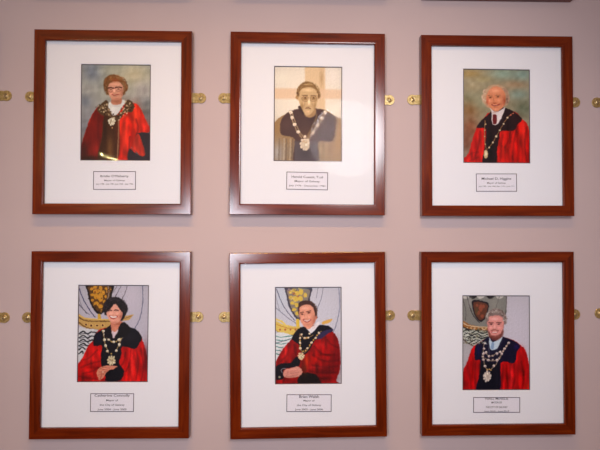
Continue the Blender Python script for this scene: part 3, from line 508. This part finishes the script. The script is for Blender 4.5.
def portrait_f(p):       # bearded young man facing front, navy and red robe
    p.tf(456, 290, 4.286)
    p.blob(260, 200, 200, 400, (206, 202, 216), 1); p.blob(60, 300, 60, 100, (186, 182, 190), .9)
    p.poly([(20, 18), (218, 18), (214, 100), (190, 215), (130, 222), (95, 245), (62, 236), (24, 212)], (134, 134, 130), .4, 1, False)
    p.line([(217, 20), (214, 90), (205, 130)], (70, 66, 66), .7); p.line([(219, 20), (216, 95)], (170, 166, 170), .5)
    for x in (45, 75, 108, 150, 190): p.poly([(x - 18, 24), (x + 14, 24), (x + 8, 34), (x - 6, 38), (x - 15, 33)], (40, 40, 44) if x in (75, 150) else (196, 194, 190), .4)
    p.line([(30, 40), (42, 90), (40, 130)], (92, 90, 88), .6); p.line([(48, 30), (60, 75), (75, 110), (100, 140)], (56, 54, 58), .8); p.blob(60, 50, 14, 26, (158, 156, 152), .7); p.blob(165, 60, 22, 26, (150, 150, 142), .7); p.line([(185, 30), (170, 80)], (110, 108, 104), .6)
    emblem_shield(p, [(72, 44), (136, 54), (138, 86), (128, 116), (108, 136), (88, 122), (74, 92)], (104, 66, 54), (44, 40, 46), (150, 84, 66), [(90, 66, 6, 6), (106, 76, 8, 16), (96, 98, 7, 8), (112, 112, 7, 8), (118, 70, 5, 8)])
    p.blob(88, 90, 8, 18, (92, 84, 60), .7)
    p.poly([(28, 132), (60, 148), (100, 156), (145, 158), (145, 172), (90, 172), (50, 165), (28, 156)], (158, 108, 62), .4); p.line([(28, 140), (60, 154), (140, 160)], (220, 206, 180), .8, .9); p.line([(28, 156), (60, 170), (135, 176)], (50, 34, 30), .9, .9)
    for x in range(48, 135, 16): p.dot(x, 162 + (x - 48) * .04, 3.5, (214, 190, 150), .9)
    p.poly([(26, 166), (60, 172), (140, 178), (136, 214), (95, 240), (62, 232), (26, 206)], (184, 190, 180), .4)
    for k in range(5):
        p.line([(30 + 6 * k, 178 + 13 * k), (48 + 4 * k, 170 + 14 * k), (66, 184 + 12 * k), (88, 174 + 13 * k), (110, 186 + 11 * k), (134, 180 + 10 * k)], (40, 44, 46), 1.1, .95)
    p.line([(26, 208), (62, 234), (96, 242), (138, 216)], (110, 90, 70), .9)
    p.tf(460, 337, 8.18)
    p.poly([(18, 445), (22, 292), (60, 200), (98, 92), (150, 50), (240, 0), (330, -5), (440, 28), (500, 70), (535, 110), (566, 230), (590, 445)], (182, 20, 26), .4)
    p.blob(110, 300, 30, 130, (196, 24, 30), .7); p.blob(400, 330, 40, 120, (192, 22, 28), .7); p.blob(480, 360, 26, 90, (170, 16, 18), .7); p.blob(500, 110, 26, 34, (206, 24, 30), .7); p.blob(60, 300, 18, 80, (140, 14, 22), .6); p.blob(550, 400, 30, 24, (170, 50, 20), .6)
    p.folds([[(90, 200), (80, 300), (90, 420)], [(440, 230), (450, 330), (430, 420)], [(350, 230), (340, 420)], [(130, 200), (120, 320), (130, 420)], [(500, 200), (520, 320), (510, 420)], [(380, 230), (392, 420)]], (108, 10, 18), 1.1, .6)
    p.poly([(122, 186), (126, 78), (180, 34), (240, -5), (330, -8), (432, 28), (492, 72), (465, 120), (442, 212), (334, 212), (322, 440), (138, 440), (164, 300), (166, 190)], (26, 26, 52), .4)
    p.poly([(166, 200), (330, 220), (320, 440), (140, 440)], (20, 22, 34), .8, .8, False); p.blob(150, 110, 16, 50, (34, 30, 90), .6); p.blob(460, 80, 22, 24, (50, 34, 110), .6); p.line([(238, 20), (236, 120), (240, 170)], (110, 112, 124), .6, .7); p.line([(350, 20), (290, 130)], (60, 60, 84), .7, .8)
    for q in ([(200, 40), (190, 135), (204, 240), (232, 268)], [(398, 40), (366, 95), (338, 140), (310, 195), (280, 240), (245, 268)], [(205, 120), (235, 156), (270, 150), (330, 118)], [(200, 170), (235, 192), (300, 190), (335, 160)]): p.line(q, (160, 140, 120), .8, .9)
    p.beads([(200, 50), (196, 95), (190, 136), (192, 186), (203, 238), (396, 50), (365, 95), (340, 137), (278, 238), (213, 128), (300, 136), (328, 120), (232, 190), (302, 190), (236, 158)], 13, (230, 218, 214), (150, 110, 110))
    p.beads([(266, 154), (268, 186), (320, 174), (185, 160), (352, 116), (380, 74)], 8, (206, 186, 176)); p.beads([(222, 268), (238, 262), (254, 270)], 7, (222, 180, 110))
    p.medal(222, 322, 34, 46, (222, 208, 198), (168, 148, 140))
    p.tf(473, 303, 10)
    p.poly([(162, 345), (200, 390), (292, 335), (270, 400), (235, 460), (172, 460)], (194, 212, 226), .4); p.poly([(188, 395), (208, 395), (206, 455), (178, 455)], (120, 150, 190), .5, .8)
    p.poly([(128, 180), (128, 118), (160, 80), (222, 58), (292, 78), (328, 122), (334, 180), (314, 214), (150, 214)], (136, 120, 116), .8)
    p.poly([(144, 165), (170, 134), (230, 124), (290, 138), (308, 190), (302, 270), (282, 322), (232, 356), (190, 346), (155, 302), (144, 230)], (222, 152, 146), .5)
    p.blob(220, 85, 50, 14, (176, 166, 160), .8); p.blob(170, 110, 22, 16, (110, 90, 88), .7); p.blob(290, 115, 22, 20, (110, 92, 92), .7); p.blob(140, 150, 10, 26, (150, 146, 140), .6)
    p.poly([(146, 262), (160, 300), (188, 322), (232, 326), (272, 305), (304, 262), (300, 320), (272, 356), (235, 376), (190, 368), (158, 332)], (124, 68, 62), .7, .85); p.line([(182, 276), (215, 268), (252, 276)], (140, 80, 72), 1, .7)
    p.line([(160, 196), (200, 196)], (110, 70, 66), 1, .8); p.line([(234, 196), (280, 196)], (110, 70, 66), 1, .8); p.dot(182, 212, 13, (98, 62, 64), .8, 7); p.dot(258, 212, 13, (98, 62, 64), .8, 7)
    p.blob(216, 240, 12, 24, (238, 174, 164), .8); p.blob(218, 160, 46, 16, (236, 176, 170), .7); p.line([(190, 288), (218, 300), (246, 288)], (172, 84, 84), 1.4, .8); p.line([(196, 290), (218, 295), (240, 290)], (232, 214, 210), .7, .8)
    p.strands(229, 158, 100, 100, .74, 1.04, -192, 14, 150, [(184, 174, 168), (98, 82, 80), (150, 136, 132), (206, 198, 192), (116, 98, 94)], 14, .5, .65, 3, .8)
    p.strands(226, 270, 78, 96, .78, .98, 10, 170, 80, [(96, 52, 50), (146, 86, 76), (118, 66, 62)], 12, .4, .5, 4)
    p.shade((216, 158, 44, 14, 20), (178, 246, 16, 14, 24), (258, 246, 16, 14, 22), (182, 210, 18, 7, -34), (258, 210, 18, 7, -34), (216, 262, 16, 4, -30), (216, 228, 8, 20, 14), (152, 230, 6, 40, -22), (304, 230, 6, 40, -22))
    p.line([(196, 290), (218, 295), (240, 290)], (244, 230, 226), .8, .8)
    p.tf(460, 337, 8.18); p.shade((380, 330, 10, 120, -22), (420, 330, 10, 120, 18), (520, 300, 10, 120, -24), (100, 300, 10, 120, -22), (250, 100, 20, 40, 8), (300, 330, 10, 90, 8))
    p.tf(456, 290, 4.286)
    r = np.random.RandomState(12)
    for k in range(90):
        x, y = r.uniform(28, 130), r.uniform(168, 232)
        if y < 206 + (x - 28) * .3 or x < 100: p.line([(x - 5, y), (x, y - 3), (x + 5, y + 2)], [(236, 238, 232), (40, 42, 46), (120, 116, 92)][k % 3], .7, .7)

def portrait_x(p, k):    # the neighbours past the edge of the photo: a robed sitter on a studio backdrop
    bg = [(120, 126, 140), (150, 138, 118), (168, 170, 180), (110, 104, 112)][k % 4]; hair = [(70, 56, 48), (150, 146, 142), (100, 70, 46)][k % 3]
    p.tf(0, 0, 1); p.blob(34, 40, 90, 90, bg, 1); p.blob(50, 25, 30, 30, tuple(c + 24 for c in bg), .8); p.mottle(6, 14, k + 2)
    p.poly([(4, 98), (6, 76), (14, 62), (26, 52), (42, 52), (56, 61), (64, 76), (66, 98)], (176, 26, 22), .4); p.poly([(18, 68), (20, 56), (30, 48), (40, 48), (52, 56), (54, 68), (44, 70), (41, 98), (27, 98), (25, 70)], (30, 26, 34), .4)
    p.poly([(29, 50), (41, 50), (35, 62)], (222, 216, 214), .4, 1, False); p.dot(35, 33, 12.6, hair, 1, 15); p.dot(35, 36, 9.5, (214, 156, 130), 1, 12.5); p.dot(31, 34, 1.2, (80, 52, 44)); p.dot(39, 34, 1.2, (80, 52, 44)); p.line([(31, 42), (35, 43), (39, 42)], (160, 72, 66), .9)
    for s in (-1, 1): p.beads([(35 + s * (13 - 2.4 * i), 54 + 4.5 * i) for i in range(5)], 1.6)
    p.medal(35, 80, 4.5, 5.5)

def srgb_lin(c):
    c = np.clip(c, 0, 255) / 255.0
    return np.where(c <= 0.04045, c / 12.92, ((c + 0.055) / 1.055) ** 2.4)
INK_GAIN = 0.95
def print_mesh(w, h, nx, nz, paint, to_px):
    """picture print w x h, grid of nx x nz; the ink colours sit in the 'ink' attribute"""
    xs, zs = np.linspace(-w / 2, w / 2, nx), np.linspace(-h / 2, h / 2, nz)
    GX, GZ = np.meshgrid(xs, zs); X, Z = GX.ravel(), GZ.ravel()
    u, v = to_px(X, Z)
    p = Paint(u, v, (150, 150, 150)); paint(p)
    p.grain()
    lin = np.clip(srgb_lin(p.C) * INK_GAIN, 0, 0.92)
    n = nx * nz; me = bpy.data.meshes.new('photograph')
    i = np.arange((nx - 1) * (nz - 1)); r, c = i // (nx - 1), i % (nx - 1); a = r * nx + c
    # front grid, plus a back sheet and edges so the print has a thickness
    front = np.stack([a, a + 1, a + nx + 1, a + nx], 1)
    verts = np.concatenate([np.stack([X, np.full(n, -0.0004), Z], 1), np.array([(-w / 2, 0, -h / 2), (w / 2, 0, -h / 2), (w / 2, 0, h / 2), (-w / 2, 0, h / 2)])])
    me.vertices.add(n + 4); me.vertices.foreach_set('co', verts.ravel())
    corners = [0, nx - 1, n - 1, n - nx]
    extra = [[n + 3, n + 2, n + 1, n]] + [[n + k, n + (k + 1) % 4, corners[(k + 1) % 4], corners[k]] for k in range(4)]
    F = np.concatenate([front, np.array(extra)]); m = len(F)
    me.loops.add(4 * m); me.loops.foreach_set('vertex_index', F.ravel().astype(np.int32))
    me.polygons.add(m); me.polygons.foreach_set('loop_start', np.arange(0, 4 * m, 4, dtype=np.int32)); 
    me.update(calc_edges=True); me.validate()
    ca = me.color_attributes.new('ink', 'FLOAT_COLOR', 'POINT')
    rgba = np.ones((n + 4, 4), np.float32); rgba[:n, :3] = lin; rgba[n:, :3] = 0.7
    ca.data.foreach_set('color', rgba.ravel())
    return me

# ------------------------------------------------------------------ framed portraits
def text_obj(body, px_w, px_h, cx, cz, parent, ang_h=1.0):
    cu = bpy.data.curves.new('lettering', 'FONT'); cu.body = body; cu.align_x = 'CENTER'; cu.align_y = 'CENTER'; cu.size = 1.0; cu.extrude = 0; cu.offset = 0.010
    o = bpy.data.objects.new('tmp', cu); COL.objects.link(o); bpy.context.view_layer.update()
    me = bpy.data.meshes.new_from_object(o.evaluated_get(bpy.context.evaluated_depsgraph_get())); bpy.data.objects.remove(o)
    co = np.array([v.co[:] for v in me.vertices]); mn, mx = co.min(0), co.max(0); s = 0.003
    for v in me.vertices:
        x = (v.co.x - (mn[0] + mx[0]) / 2) / (mx[0] - mn[0]) * px_w * s; z = (v.co.y - (mn[1] + mx[1]) / 2) / (mx[1] - mn[1]) * px_h * s
        v.co = (x, 0, z)
    me.name = 'lettering'
    return link('lettering', me, M['text'], parent, (cx, -0.00055, cz))

class Local:
    """wall plane <-> a frame's own plane; origin at the frame's bottom centre on the wall"""
    def __init__(s, x, z, a):
        s.a = a; s.ca, s.sa = math.cos(a), math.sin(a); s.bx = x + s.sa * FH / 2; s.bz = z - s.ca * FH / 2
    def inv(s, X, Z):
        dx, dz = X - s.bx, Z - s.bz; return s.ca * dx + s.sa * dz, -s.sa * dx + s.ca * dz
    def fwd(s, lx, lz): return s.bx + s.ca * lx - s.sa * lz, s.bz + s.sa * lx + s.ca * lz
def from_photo(L, pts, y):
    return np.array([L.inv(*wallpoint(u, v, y)) for u, v in pts])

MAT_FRONT, PRINT_Y = -0.0122, -0.0094
def framed_portrait(name, label, x, z, a, group, pic=None, picpx=None, plate=None, lines=None, brackets=(), seed=0, tilt=0.0):
    L = Local(x, z, a)
    root = bpy.data.objects.new(name, None); COL.objects.link(root); root.empty_display_size = .05
    root.location = (L.bx, 0, L.bz + Z0); root.rotation_euler = (0, -a, 0)
    root['label'] = label; root['category'] = 'framed portrait'; root['group'] = group
    for me, loc, rot in ((RAIL_H, (0, 0, 0), 0), (RAIL_H, (0, 0, FH), math.pi), (RAIL_V, (-FW / 2, 0, FH / 2), math.pi / 2), (RAIL_V, (FW / 2, 0, FH / 2), -math.pi / 2)):
        o = bpy.data.objects.new('frame_rail', me); COL.objects.link(o); o.parent = root; o.location = loc; o.rotation_euler = (0, rot, 0)
    e = 0.0245
    bm = bmesh.new(); add_box(bm, -FW / 2 + e, FW / 2 - e, -0.0088, -0.0035, e, FH - e); from_bm('backing_board', bm, M['back'], root)
    # print, mount
    if picpx is not None:
        q = from_photo(L, picpx, PRINT_Y)
        x0, x1, z1, z0 = (q[0][0] + q[3][0]) / 2, (q[1][0] + q[2][0]) / 2, (q[0][1] + q[1][1]) / 2, (q[2][1] + q[3][1]) / 2
        ra = math.atan2((q[1][1] - q[0][1] + q[2][1] - q[3][1]) / 2, x1 - x0)
    else: x0, x1, z0, z1, ra = -0.102, 0.102, 0.162, 0.442, 0.0
    w, h, cx, cz = x1 - x0, z1 - z0, (x0 + x1) / 2, (z0 + z1) / 2
    ra = max(-.02, min(.02, ra)); cr, sr = math.cos(ra), math.sin(ra)
    pw, ph = w + 0.004, h + 0.004
    if picpx is not None:
        def to_px(X, Z):
            X2, Z2 = cx + cr * X - sr * Z, cz + sr * X + cr * Z; GX, GZ = L.fwd(X2, Z2); return project(GX, PRINT_Y, GZ)
        me = print_mesh(pw, ph, 211, 295, pic, to_px)
    else:
        me = print_mesh(pw, ph, 106, 148, lambda p: portrait_x(p, seed), lambda X, Z: ((X / pw + .5) * 70, (.5 - Z / ph) * 98))
    ph_o = link('photograph', me, M['ink'], root, (cx, PRINT_Y, cz)); ph_o.rotation_euler = (0, -ra, 0)
    lw = 0.0021; E = 0.027
    bm = bmesh.new(); ring(bm, (-w / 2 - 0.02, w / 2 + 0.02, -h / 2 - 0.02, h / 2 + 0.02), (-w / 2 + lw / 2, w / 2 - lw / 2, -h / 2 + lw / 2, h / 2 - lw / 2), PRINT_Y - 0.0005, PRINT_Y - 0.0013)
    o = from_bm('mount_liner', bm, M['liner'], root, (cx, 0, cz)); o.rotation_euler = (0, -ra, 0); o['label'] = 'thin dark inner line of the mount around the print'
    bm = bmesh.new()
    # mount board: window may sit slightly askew like the print
    def R2(px, pz): return (cx + cr * px - sr * pz, cz + sr * px + cr * pz)
    ii = [R2(-w / 2 - lw / 2, -h / 2 - lw / 2), R2(w / 2 + lw / 2, -h / 2 - lw / 2), R2(w / 2 + lw / 2, h / 2 + lw / 2), R2(-w / 2 - lw / 2, h / 2 + lw / 2)]
    oo = [(-FW / 2 + E, E), (FW / 2 - E, E), (FW / 2 - E, FH - E), (-FW / 2 + E, FH - E)]
    def lay(pts, y, g=0): return [bm.verts.new((px + g * sx, y, pz + g * sz)) for (px, pz), (sx, sz) in zip(pts, ((-1, -1), (1, -1), (1, 1), (-1, 1)))]
    yb = PRINT_Y - 0.0014; ob, of, ib, jf = lay(oo, yb), lay(oo, MAT_FRONT), lay(ii, yb), lay(ii, MAT_FRONT, 0.0009)
    for k in range(4):
        j = (k + 1) % 4
        for f in ((of[k], of[j], jf[j], jf[k]), (ob[k], ib[k], ib[j], ob[j]), (ob[k], ob[j], of[j], of[k]), (jf[k], jf[j], ib[j], ib[k])): bm.faces.new(f)
    from_bm('mount_board', bm, M['card'], root)
    # name card
    if plate is not None:
        q = from_photo(L, plate, MAT_FRONT)
        x0, x1, z1, z0 = (q[0][0] + q[3][0]) / 2, (q[1][0] + q[2][0]) / 2, (q[0][1] + q[1][1]) / 2, (q[2][1] + q[3][1]) / 2
        pa = math.atan2((q[1][1] - q[0][1] + q[2][1] - q[3][1]) / 2, x1 - x0)
    else: x0, x1, z0, z1, pa = -0.064, 0.064, 0.074, 0.128, 0.0
    w, h = x1 - x0, z1 - z0
    bm = bmesh.new(); add_box(bm, -w / 2, w / 2, -0.0004, 0.0, -h / 2, h / 2)
    card = from_bm('name_card', bm, M['paper'], root, ((x0 + x1) / 2, MAT_FRONT, (z0 + z1) / 2)); card.rotation_euler = (0, -pa, 0)
    t = 0.0019; bm = bmesh.new(); ring(bm, (-w / 2, w / 2, -h / 2, h / 2), (-w / 2 + t, w / 2 - t, -h / 2 + t, h / 2 - t), -0.0004, -0.0006); from_bm('border_line', bm, M['inkline'], card)
    for body, pw_, ph_, yy in (lines or [('Mayor of Galway', 26, 2.4, 0.0)]): text_obj(body, pw_, ph_, 0.0, -yy * 0.003, card)
    bm = bmesh.new(); add_box(bm, -FW / 2 + E, FW / 2 - E, -0.0155, -0.0137, E, FH - E); from_bm('glass_pane', bm, M['glass'], root)
    for side, (u, v) in brackets:
        if v is None: lx, lz = side * (FW / 2 + 0.024), FH * 0.63
        else: lx, lz = L.inv(*wallpoint(u, v, -0.003))
        b = bpy.data.objects.new('bracket', BRACKET); COL.objects.link(b); b.parent = root; b.location = (lx, -0.0003, lz)
        b.rotation_euler = (0, 0 if side < 0 else math.pi, 0)
        s = bpy.data.objects.new('screw', SCREW); COL.objects.link(s); s.parent = b
        k = bpy.data.objects.new('screw_slot', SLOT); COL.objects.link(k); k.parent = b; k.rotation_euler = (0, 0.5 + 1.1 * lx * 7, 0)
    return root

T3 = 0.9
G = 'dark wood framed portraits hung in rows on the pink wall'
framed_portrait('framed_portrait', 'framed portrait of a person with short brown hair, glasses and fur-edged red robe', -0.5180, 0.3260, -0.0009, G, portrait_a,
    [(81.5, 64.7), (150.5, 65.3), (150, 160.5), (81.3, 160.1)], [(93.3, 171.2), (135.9, 171.2), (135.9, 189.7), (93.3, 189.7)],
    [("Bridie O'Flaherty", 27.5, 2.9, -4.0), ('Mayor of Galway', 20, 2.0, 0.2), ('July 1980 - July 1981, July 1985 - July 1986', 36, 1.6, 3.7)], [(-1, (30, 96.5)), (1, (200.7, 98))])
framed_portrait('framed_portrait', 'wood framed sepia portrait of a man with spectacles and white chain over dark robe', 0.0549, 0.3253, -0.0037, G, portrait_b,
    [(274.3, 66.7), (341.7, 67.4), (341.5, 161.4), (274.3, 160.6)], [(286.3, 171.6), (327.9, 172.5), (327.9, 190.2), (286.5, 189.5)],
    [('Harold Cusack, T.cd', 31, 2.6, -3.8), ('Mayor of Galway', 25, 2.3, 0.6), ('July 1976 - December 1981', 36, 2.0, 5.0)], [(-1, (223.5, 98)), (1, (389.5, 100))])
framed_portrait('framed_portrait', 'wood framed portrait of a man with white tufts of hair and maroon tie', 0.6247, 0.3227, 0.0005, G, portrait_c,
    [(463, 69.2), (528.8, 70.3), (530, 163), (463.9, 162.6)], [(475.9, 173.6), (516.7, 173.6), (516.9, 191.6), (476, 191.6)],
    [('Michael D. Higgins', 30, 3.0, -3.6), ('Mayor of Galway', 19, 2.0, 0.6), ('July 1982 - July 1983, Sept 1990 - June 1991', 36, 1.4, 3.9)], [(-1, (412.5, 99.6)), (1, (575.5, 102.2))])
framed_portrait('framed_portrait', 'wood framed portrait of a black-haired smiling woman with folded hands before a ship banner', -0.5198, -0.3252, -0.0038, G, portrait_d,
    [(78.4, 285.3), (148.4, 285.5), (147.7, 381.6), (78.1, 381.6)], [(90.3, 393.3), (134, 393.3), (134, 411.8), (90.3, 411.8)],
    [('Catherine Connolly', 34, 2.9, -6.6), ('Mayor of', 11.5, 2.2, -2.0), ('the City of Galway', 24, 2.2, 2.4), ('June 2004 - June 2005', 28, 2.2, 6.8)], [(-1, (27.1, 317.6)), (1, (198, 317.1))])
framed_portrait('framed_portrait', 'wood framed portrait of a clean-shaven man turned sideways in dark red robe', 0.0565, -0.3287, 0.0081, G, portrait_e,
    [(275, 287.6), (340.6, 287.1), (341.7, 383.4), (275.9, 383.7)], [(286.4, 394.3), (331.5, 394.3), (331.5, 411.8), (286.6, 411.8)],
    [('Brian Walsh', 19.5, 2.8, -6.4), ('Mayor of', 11, 2.2, -2.2), ('the City of Galway', 24, 2.2, 2.2), ('June 2005 - June 2006', 27.5, 2.2, 6.4)], [(-1, (223.8, 317.2)), (1, (390, 315.5))])
framed_portrait('framed_portrait', 'wood framed portrait of a bearded man facing front in navy and red robe', 0.6216, -0.3267, -0.0002, G, portrait_f,
    [(462.3, 295.8), (528.6, 295.8), (530, 389.6), (463, 389.6)], [(473.2, 397.1), (520, 397.1), (520, 412.6), (473.2, 412.6)],
    [('NIALL McNELIS', 23, 2.1, -6.2), ('MAYOR OF', 10.5, 1.9, -2.4), ('THE CITY OF GALWAY', 22, 2.0, 2.2), ('June 2016 - June 2017', 25, 1.8, 6.4)], [(-1, (412.8, 315.5)), (1, (575.5, 314.6))])

# neighbours in the same hang: only a bracket, a lower edge or a shadow of each reaches the photo
def edge_place(u, v): return wallpoint(u, v, 0.0)
for i, (u0, v0, lab) in enumerate([(113, -3.3, 'framed portrait past the top edge, above the sitter in fur-edged red robe'),
                        (310.5, -1.0, 'framed portrait past the top edge, directly above the sepia portrait'),
                        (495.5, 1.6, 'framed portrait cut by the top edge, only its dark lower rail showing')]):
    X, Zb = edge_place(u0, v0)
    framed_portrait('framed_portrait', lab, X, Zb + FH / 2, 0.0, G, seed=i, brackets=[(-1, (0, None)), (1, (0, None))])
for i, (u0, zc, bv, side, lab) in enumerate([(-2.5, 0.3265, (6, 95.6), 1, 'framed portrait past the left edge in the upper row, its brass bracket showing'),
                              (-4.3, -0.3270, (3.9, 317.8), 1, 'framed portrait past the left edge in the lower row, its brass bracket showing'),
                              (605.5, 0.3180, (597.3, 102.4), -1, 'framed portrait past the right edge in the upper row, its brass bracket showing'),
                              (608.5, -0.3270, (600.2, 313.5), -1, 'framed portrait past the right edge in the lower row, its brass bracket showing')]):
    X, _ = edge_place(u0, 225)
    framed_portrait('framed_portrait', lab, X - side * FW / 2, zc, 0.0, G, seed=i + 3, brackets=[(side, bv), (-side, (0, None))])

# ------------------------------------------------------------------ room shell
def struct(name, x0, x1, y0, y1, z0, z1, mat):
    bm = bmesh.new(); add_box(bm, x0, x1, y0, y1, z0, z1); o = from_bm(name, bm, mat); o['kind'] = 'structure'; return o
CEIL = 3.02
struct('wall_back', -3.0, 3.0, 0.0, 0.15, 0.0, CEIL, M['wall'])
struct('floor', -3.0, 3.0, -3.6, 0.15, -0.1, 0.0, M['floor'])
struct('ceiling', -3.0, 3.0, -3.6, 0.15, CEIL, CEIL + 0.1, M['white'])
struct('baseboard_back', -3.0, 3.0, -0.018, 0.0, 0.0, 0.12, M['white'])

# ------------------------------------------------------------------ lights
def emis(name, col, s):
    m, nt, b, N, L = new_mat(name); N.remove(b); e = N.new('ShaderNodeEmission'); e.inputs['Color'].default_value = (*col, 1); e.inputs['Strength'].default_value = s
    L.new(e.outputs[0], N['Material Output'].inputs['Surface']); return m
def area(name, loc, target, sx, sy, power, col, shape='RECTANGLE', spread=180):
    l = bpy.data.lights.new(name, 'AREA'); l.shape = shape; l.size = sx; l.size_y = sy; l.energy = power; l.color = col; l.spread = math.radians(spread)
    o = bpy.data.objects.new(name, l); COL.objects.link(o); o.location = loc
    d = Vector(target) - Vector(loc); o.rotation_euler = d.to_track_quat('-Z', 'Y').to_euler(); return o
# ceiling batten above the pictures
LX, LY, LZ = -0.10, -0.83, Z0 + 1.33
fix = bpy.data.objects.new('ceiling_light', None); COL.objects.link(fix); fix.location = (LX, LY, CEIL); fix['label'] = 'long white ceiling batten light above the row of pictures'; fix['category'] = 'ceiling light'
bm = bmesh.new(); add_box(bm, -0.70, 0.70, -0.04, 0.04, LZ - CEIL + 0.035, 0.0); from_bm('housing', bm, M['white'], fix)
bm = bmesh.new(); add_box(bm, -0.68, 0.68, -0.025, 0.025, LZ - CEIL + 0.012, LZ - CEIL + 0.035); from_bm('diffuser', bm, emis('tube_glow', (1, 0.86, 0.7), 3.0), fix)
tube = area('tube_light', (LX, LY, LZ), (LX, 0.0, Z0 - 1.2), 1.34, 0.035, 4.3, (1.0, 0.49, 0.06), spread=80)
# cool daylight from behind the viewer, slightly to the left
area('daylight', (-0.53, -1.90, Z0 - 0.01), (0.0, 0, Z0), 0.46, 0.44, 17.0, (0.86, 0.88, 0.99))
# added spot imitating lens vignette: brightens the middle of the wall, corners fall off
sl = bpy.data.lights.new('vignette_spot', 'SPOT'); sl.energy = 68; sl.color = (0.91, 0.885, 0.93); sl.shadow_soft_size = 0.26; sl.spot_size = math.radians(86); sl.spot_blend = 1.0
so = bpy.data.objects.new('vignette_spot', sl); COL.objects.link(so); so.location = (0.40, -1.75, Z0 + 0.64)
so.rotation_euler = (Vector((0.24, 0, Z0 - 0.20)) - so.location).to_track_quat('-Z', 'Y').to_euler()

# thin warm tube lamp hung behind the viewer; the upper left picture's glass mirrors it
def mirrored(u, v, yl):
    X, Z = wallpoint(u, v, -0.0155); k = 1 + (-yl - 0.0155) / (DIST - 0.0155); return Vector((X * k, yl, Z * k + Z0))
A_, B_ = mirrored(100.0, 153.6, -3.0), mirrored(115.6, 160.2, -3.0)
mid = (A_ + B_) / 2; lamp = bpy.data.objects.new('hanging_lamp', None); COL.objects.link(lamp); lamp.location = (mid.x, mid.y, CEIL)
lamp['label'] = 'thin warm tube lamp mirrored as a yellow streak in the upper left picture'; lamp['category'] = 'lamp'
def tube_between(name, p, q, r, mat, parent):
    d = q - p; bm = bmesh.new(); bmesh.ops.create_cone(bm, cap_ends=True, segments=16, radius1=r, radius2=r, depth=d.length)
    bmesh.ops.transform(bm, matrix=Matrix.Translation((p + q) / 2) @ d.to_track_quat('Z', 'Y').to_matrix().to_4x4(), verts=bm.verts); return from_bm(name, bm, mat, parent)
o_ = lamp.location.copy(); tube_between('tube', A_ - o_, B_ - o_, 0.0055, emis('warm_tube', (1.0, 0.80, 0.34), 800), lamp)
for P_ in (A_, B_): tube_between('hanging_rod', P_ - o_, Vector((P_.x, P_.y, CEIL)) - o_, 0.004, M['back'], lamp)

w = bpy.data.worlds.new('world'); bpy.context.scene.world = w; w.use_nodes = True
w.node_tree.nodes['Background'].inputs['Color'].default_value = (1.0, 0.46, 0.32, 1); w.node_tree.nodes['Background'].inputs['Strength'].default_value = 0.19

# ------------------------------------------------------------------ camera object
cam = bpy.data.cameras.new('camera'); cam.sensor_width = 36; cam.lens = FPX / 600 * 36; cam.clip_start = 0.02
co = bpy.data.objects.new('camera', cam); COL.objects.link(co)
co.matrix_world = Matrix(((RT[0], -DN[0], -FD[0], 0), (RT[1], -DN[1], -FD[1], -DIST), (RT[2], -DN[2], -FD[2], Z0), (0, 0, 0, 1)))
sc = bpy.context.scene; sc.camera = co
sc.view_settings.view_transform = 'Standard'; sc.view_settings.look = 'None'; sc.view_settings.gamma = 1; sc.view_settings.use_curve_mapping = False
sc.view_settings.exposure = -0.09
